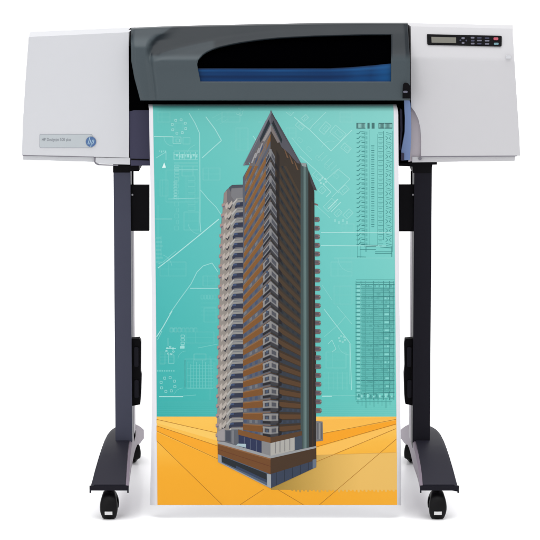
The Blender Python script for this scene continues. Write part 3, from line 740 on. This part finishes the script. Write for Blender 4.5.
# left face bands
for k in range(-1, 24):
    yc = 137.5 + 13.25 * k; lo = sst(150, 430, yc)
    br_ = mix((136, 94, 52), (126, 82, 42), lo)
    bandL(240, CX, yc - 3.2, yc + 3.6 + lo * .8, br_, 1, FL)
    bandL(240, CX, yc - 3.2, yc - 2.2, mix(br_, (188, 140, 100), .35), 2, FL)
    # windows between the bands
    for x in (244, 249.5, 255, 260.5):
        y0, y1 = yc + 4.8, yc + 8.4
        bandL(x, x + 2.6, y0, y1, (72, 84, 112) if (k + int(x)) % 3 else (118, 120, 126), 2, FL)
    bandL(240, CX, yc + 8.9, yc + 9.9, (112, 104, 100), 2, FL)
# right face bands
for k in range(0, 24):
    yc = 137.5 + 13.25 * k; lo = sst(250, 430, yc)
    bandR(CX, 302, yc - 1.6, yc + 3.6, mix((74, 60, 46), (94, 66, 42), lo), 2, FR)
    bandR(CX, 302, yc + 4.6, yc + 9.2, mix((50, 53, 55), (54, 62, 74), lo), 2, FR)
    for x in (281, 286.5, 292, 297):
        bandR(x, x + 2.2, yc + 5.4, yc + 8.2, mix((38, 42, 48), (60, 70, 88), lo), 3, FR)
T([(276.5, 150), (279.5, 156), (279.5, 440), (276.5, 440)], (44, 38, 36), 3)
# glass shaft with highlight and the dark pier beside it
T([(300.6, 163.5), (306.5, 163.5), (308.2, 170), (309, 452), (300.6, 454)], (68, 84, 84), 4)
T([(303.4, 166), (306.2, 166), (307, 452.6), (303.4, 453.6)], (88, 110, 109), 5)
T([(304.4, 166), (305.4, 166), (305.9, 452.6), (304.6, 453)], (106, 128, 127), 6)
for k in range(0): T([(300.6, 172 + k * 10), (308.8, 174 + k * 10), (308.8, 174.6 + k * 10), (300.6, 172.6 + k * 10)], (86, 108, 108), 6)
T([(308.2, 170), (314.4, 192), (315, 300), (316, 448), (309.2, 452)], (46, 41, 38), 4)
T([(311.5, 200), (312.6, 202), (313.4, 449), (312.2, 450)], (60, 48, 40), 5)
T([(308.5, 170), (317, 190.6), (314, 190), (311, 183)], (70, 66, 70), 6)
T([(301, 163), (306.4, 163.2), (306.4, 167), (302, 166)], (146, 156, 156), 7)
# right hand balconies
T([(314.6, 203), (318, 204.4), (318, 205.6), (314.6, 205)], (126, 98, 98), 4)
v = 217.0; 
while v < 412:
    w = 5.0 + (v - 217) / 200
    x = 314.8 + (v - 217) / 220
    T([(x, v), (x + w - .9, v + .2), (x + w, v + 1.4), (x + w, v + 3.6), (x + w - 1, v + 4.9), (x, v + 5.0)], (112, 98, 98), 3)
    T([(x, v + 1.3), (x + w - 2, v + 1.5), (x + w - 2, v + 3.2), (x, v + 3.2)], (90, 84, 96), 4)
    T([(x + w - 1.3, v + 1.2), (x + w, v + 1.6), (x + w, v + 2.6), (x + w - 1.3, v + 2.6)], (150, 138, 138), 4)
    v += 8.62 if v < 330 else 8.8
T([(316, 421), (322.6, 421.6), (323, 440.6), (316, 441.6)], (122, 122, 124), 2)
for k in range(3): T([(317.2 + k * 2, 423), (318.2 + k * 2, 423), (318.2 + k * 2, 439), (317.2 + k * 2, 439)], (150, 150, 150) if k % 2 else (98, 100, 106), 3)
# corner balconies
for k in range(1, 23):
    yc = 137.5 + 13.25 * k - 1.5
    hw = 4.6 + 3.2 * sst(1, 9, k)
    if yc > 434: break
    g = mix((132, 132, 134), (150, 148, 145), sst(1, 14, k))
    def arms(off, th, col, kk, w=hw):
        bandL(CX - w, CX, yc + off, yc + off + th, col, kk); bandR(CX, CX + w, yc + off, yc + off + th, col if kk < 0 else mix(col, (110, 110, 114), .35), kk)
    arms(-1.4, 10.0, (70, 72, 82), 7); 
    arms(-.6, 1.9, g, 9); arms(5.2, 1.5, mix(g, (120, 124, 130), .4), 9); arms(7.2, 2.4, (40, 38, 42), 8)
    T([(CX - 1.3, yc), (CX + 1.1, yc), (CX + 1.1, yc + 6.4), (CX - 1.3, yc + 6.4)], mix(g, (130, 130, 136), .3), 10)
    if k > 8:
        for s in (-1, 1):
            x = CX + s * (hw - 1.2); yy = (L if s < 0 else R)(x, yc)
            T([(x - .7, yy), (x + .7, yy), (x + .7, yy + 6), (x - .7, yy + 6)], g, 10)
        T([(CX - 4.6, yc + 2.6), (CX - 2.4, yc + 2.4), (CX - 2.4, yc + 4.8), (CX - 4.6, yc + 5.0)], (74, 88, 110), 10)
    T([(CX + hw, R(CX + hw, yc + 4)), (CX + hw + 3.4, R(CX + hw + 3.4, yc + 5)), (CX + hw + 3.4, R(CX + hw + 3.4, yc + 8.5)), (CX + hw, R(CX + hw, yc + 10))], (34, 32, 36), 6)
# crown roof
RG = (98, 99, 108)
T([(271, 110), (271.2, 124), (262, 140), (254.6, 152), (250.6, 163), (248.6, 162.4), (249.4, 165), (243.2, 165.4)], RG, 11)
T([(271, 124), (261, 141), (253, 155), (249, 166), (258, 166), (266, 150)], (110, 106, 108), 1)
T([(271, 110), (293, 150.4), (301, 164), (297, 163), (289, 153.5), (281.5, 147), (271.2, 124)], (86, 86, 94), 11)
T([(271, 110), (272.2, 112.2), (244.6, 165.6), (243, 165.4)], (122, 124, 134), 12)
T([(271, 110), (270.4, 111.4), (300, 164.4), (301.4, 164)], (76, 74, 80), 12)
T([(268.6, 119.6), (270.2, 123.6), (262.8, 138.4), (260.2, 142.8), (259.8, 139)], (42, 50, 58), 12)
T([(273.4, 120.4), (272.0, 123.6), (278.4, 136.8), (281.4, 143.4), (282.4, 140)], (38, 46, 50), 12)
T([(271.0, 124.5), (262.4, 140.6), (264.6, 141.6), (271, 131)], (150, 146, 146), 12)
T([(271.0, 124.5), (280, 142), (277.6, 143), (271, 131)], (124, 116, 114), 12)
for k in range(3):
    T([(255 + k * 3.4, 153 - k * 5), (256.2 + k * 3.4, 153 - k * 5), (252.6 + k * 3.4, 163 - k * 5), (251 + k * 3.4, 163 - k * 5)], (160, 158, 160), 12)
    T([(284 + k * 5, 149 + k * 6), (285.2 + k * 5, 150 + k * 6), (288.6 + k * 5, 158 + k * 6), (287 + k * 5, 158 + k * 6)], (112, 84, 62), 12)
# left wing with stacked balconies
def xl(v): return lerp([(186, 224.4), (193, 223.4), (206, 222.4), (222, 220.8), (260, 219.8), (345, 218.2), (420, 216.8), (452, 216.6)], v)
wing = [(229.4, 187.4), (232, 185), (243, 184.6), (243, 446), (217.2, 441), (217.6, 420), (218.6, 345), (220.2, 260), (221.4, 222), (223, 206), (223.8, 194), (226.4, 190)]
T(wing, (112, 110, 114), 0)
T([(xl(v_) + .4, v_) for v_ in (206, 240, 300, 345, 420, 440)] + [(xl(v_) + 12.5, v_) for v_ in (441, 345, 240, 206)], (150, 143, 136), 1)
T([(229, 187.4), (232, 185), (243, 184.6), (243, 187.4), (231.6, 188.2), (230.4, 192)], (78, 82, 92), 2)
T([(231.6, 188.6), (242.4, 188), (242.4, 199), (234, 200), (231, 196)], (124, 124, 128), 2)
T([(224, 193), (227, 190.4), (227, 206), (223, 210)], (146, 134, 130), 2)
v = 199.0; i = 0
while v < 431:
    x = xl(v); p = 10.15 if v < 340 else 9.75
    d = 1.0
    T([(x + 12, v + 6.6), (x + 14.8, v + 3.2), (243, v + 2.8), (243, v + 7.4), (x + 15.4, v + 7.8), (x + 12.4, v + 9.6)], (50, 55, 74), 3)
    T([(x + 9.6, v + 4.6), (x + 14.0, v - .8), (243, v - 1.4), (243, v + 2.9), (x + 14.8, v + 3.4), (x + 11, v + 8.4), (x + 9.6, v + 8.8)], (148, 147, 144), 4)
    T([(x + 13.4, v + .6), (243, v - .2), (243, v + .6), (x + 13.2, v + 1.4)], (120, 122, 128), 5)
    T([(x + 9.4, v + 4.4), (x + 14, v - .9), (x + 14.6, v + .4), (x + 10.4, v + 5.8)], (182, 180, 176), 6)
    T([(x + 4.6, v + 6.8), (x + 9.0, v + 1.4), (x + 9.6, v + 4.2), (x + 6.6, v + 9.4)], (184, 176, 168), 5)
    T([(x + 5.2, v + 9.4), (x + 8.6, v + 5.6), (x + 8.8, v + 8.2), (x + 7, v + 11)], (64, 62, 70), 4)
    T([(x + 2.0, v + 6), (x + 4.6, v + 3), (x + 5, v + 7.8), (x + 3, v + 11)], (188, 178, 170), 4)
    T([(x - 1.2, v + 5.0), (x + 2.4, v + 3.6), (x + 2.4, v + 7.2), (x + .2, v + 8.8), (x - 1.2, v + 7.6)], (168, 146, 140), 4)
    T([(x - .6, v + 7.4), (x + 1.8, v + 6.4), (x + 1.8, v + 7.6), (x, v + 8.8)], (110, 110, 130), 5)
    T([(x + 13.8, v + 3.7), (x + 17, v + 3.6), (x + 17, v + 5.4), (x + 13, v + 5.6)], (66, 82, 116), 5)
    v += p; i += 1
T([(217.2, 432), (224.6, 428), (225, 440.8), (217.6, 440.6)], (158, 154, 156), 6)
T([(224.8, 430), (238.6, 430), (238.6, 446), (224.8, 443)], (96, 100, 108), 6)
T([(226, 431), (230.6, 431), (230.6, 442), (226, 441)], (74, 78, 90), 7); T([(231.6, 430.4), (234, 430.4), (234, 444), (231.6, 443.4)], (124, 126, 132), 7)
# podium: recessed windows, terrace, brown parapet, glass plinth
T([(238.6, 434), (262, 440.4), (262, 454), (238.6, 446)], (46, 54, 86), 7)
for x in (244, 250, 256): T([(x, 436 + (x - 240) * .27), (x + .8, 436.2 + (x - 240) * .27), (x + .8, 449 + (x - 240) * .25), (x, 449 + (x - 240) * .25)], (84, 92, 116), 8)
T([(238, 429.4), (CX, 437.4), (CX, 443.4), (238, 434.6)], (128, 84, 44), 8)
T([(CX, 437.4), (302, 431), (302, 436.4), (CX, 443.4)], (90, 64, 42), 8)
T([(261.6, 440.8), (CX, 443), (CX, 457), (261.6, 454.6)], (136, 136, 138), 9)
T([(CX, 443.2), (294.6, 437.4), (294.6, 450.4), (CX, 456)], (178, 176, 170), 9)
for x in (275, 279.6, 284.4, 289.4): T([(x, 443 - (x - 270) * .22), (x + .8, 443 - (x - 270) * .22), (x + .8, 454.4 - (x - 270) * .22), (x, 454.6 - (x - 270) * .22)], (130, 128, 128), 10)
T([(294.6, 437.2), (302, 435.4), (302, 448.8), (294.6, 450.4)], (64, 76, 92), 9)
T([(238, 443.6), (246, 444), (246, 447.6), (236, 445.4)], (172, 196, 204), 10)
T([(217.6, 441.6), (224, 441.8), (CX, 455.8), (316.2, 446), (316.2, 448.6), (CX, 459.6), (217.6, 444)], (158, 160, 162), 11)
T([(217.6, 443.4), (CX, 458.4), (CX, 474.2), (217.8, 454)], (118, 76, 42), 12)
T([(217.6, 443.4), (CX, 458.4), (CX, 459.8), (217.6, 444.6)], (146, 102, 66), 13)
T([(217.7, 449), (CX, 466), (CX, 466.7), (217.7, 449.5)], (104, 60, 36), 13)
T([(CX, 458.4), (316.2, 448), (316.4, 460), (CX, 474.2)], (74, 54, 38), 12)
T([(217.8, 454), (CX, 474.2), (CX, 488.4), (218, 461.6)], (86, 100, 118), 12)
T([(221.6, 456), (266.6, 473.6), (266.8, 482.4), (222, 462)], (40, 46, 52), 13)
T([(236, 465.6), (266.6, 480), (266.6, 482.6), (236, 468.2)], (56, 70, 96), 14)
T([(217.8, 454.2), (221.4, 455.6), (221.6, 463.2), (218, 461.6)], (150, 152, 156), 14)
T([(267, 474), (271, 474.4), (271, 488.2), (267.2, 486.8)], (166, 172, 176), 14)
T([(218, 461), (268, 486), (268, 487), (218, 462)], (150, 160, 172), 15)
T([(CX, 474.2), (316.4, 460), (316.2, 467.2), (CX, 488.4)], (58, 68, 88), 12)
for k in range(5):
    x = 276 + k * 8; T([(x, 474.2 - (x - CX) * .31), (x + .8, 474 - (x - CX) * .31), (x + .8, 487.6 - (x - CX) * .46), (x, 488 - (x - CX) * .46)], (44, 52, 68), 13)
T([(312.6, 459.8), (316.4, 458.8), (316.2, 467), (312.6, 469)], (104, 116, 134), 13)
inked('tower_picture', P, M['print'], SH, 'printed picture of a tall brown apartment tower with corner balconies')

# ================================================================== SETTING AND LIGHT
gm = mat('white_studio_floor', (247, 247, 248), .6, .08, vary=.004, full=True)
bm = NB(); 
vs = [bm.verts.new(p) for p in ((-60, -30, 0), (60, -30, 0), (60, 140, 0), (-60, 140, 0))]; bm.faces.new(vs)
nt = gm.node_tree; gl_ = nt.nodes.new('ShaderNodeBsdfGlossy'); gl_.inputs['Roughness'].default_value = .16; mxs = nt.nodes.new('ShaderNodeMixShader'); mxs.inputs['Fac'].default_value = .16
nt.links.new(nt.nodes['Principled BSDF'].outputs[0], mxs.inputs[1]); nt.links.new(gl_.outputs[0], mxs.inputs[2]); nt.links.new(mxs.outputs[0], nt.nodes['Material Output'].inputs['Surface'])
fl = finish('ground', bm, gm, None); fl['kind'] = 'structure'

w = bpy.data.worlds.new('World'); S.world = w; w.use_nodes = True
N = w.node_tree.nodes; Lk = w.node_tree.links
bg = N['Background']; bg.inputs['Strength'].default_value = .98; bg.inputs['Color'].default_value = (1, 1, 1.01, 1)
def area(name, loc, target, size, energy, col=(1, 1, 1)):
    d = bpy.data.lights.new(name, 'AREA'); d.energy = energy; d.size = size; d.color = col
    o = bpy.data.objects.new(name, d); COL.objects.link(o); o.location = loc
    o.rotation_euler = (Vector(target) - Vector(loc)).to_track_quat('-Z', 'Y').to_euler(); return o
area('softbox_key', (-3.2, -5.5, 2.6), (0, 0, .6), 2.4, 54)
top = area('floor_fill_top', (0, 42, 9), (0, 42, 0), 34, 3420 * 110 / 34); top.data.shape = 'RECTANGLE'; top.data.size_y = 110; top.data.spread = radians(80); top.rotation_euler = (0, 0, 0)  # unseen overhead fill, added to bring the floor up to white
S.view_settings.view_transform = 'Standard'; S.view_settings.look = 'None'; S.view_settings.exposure = 0; S.view_settings.gamma = 1
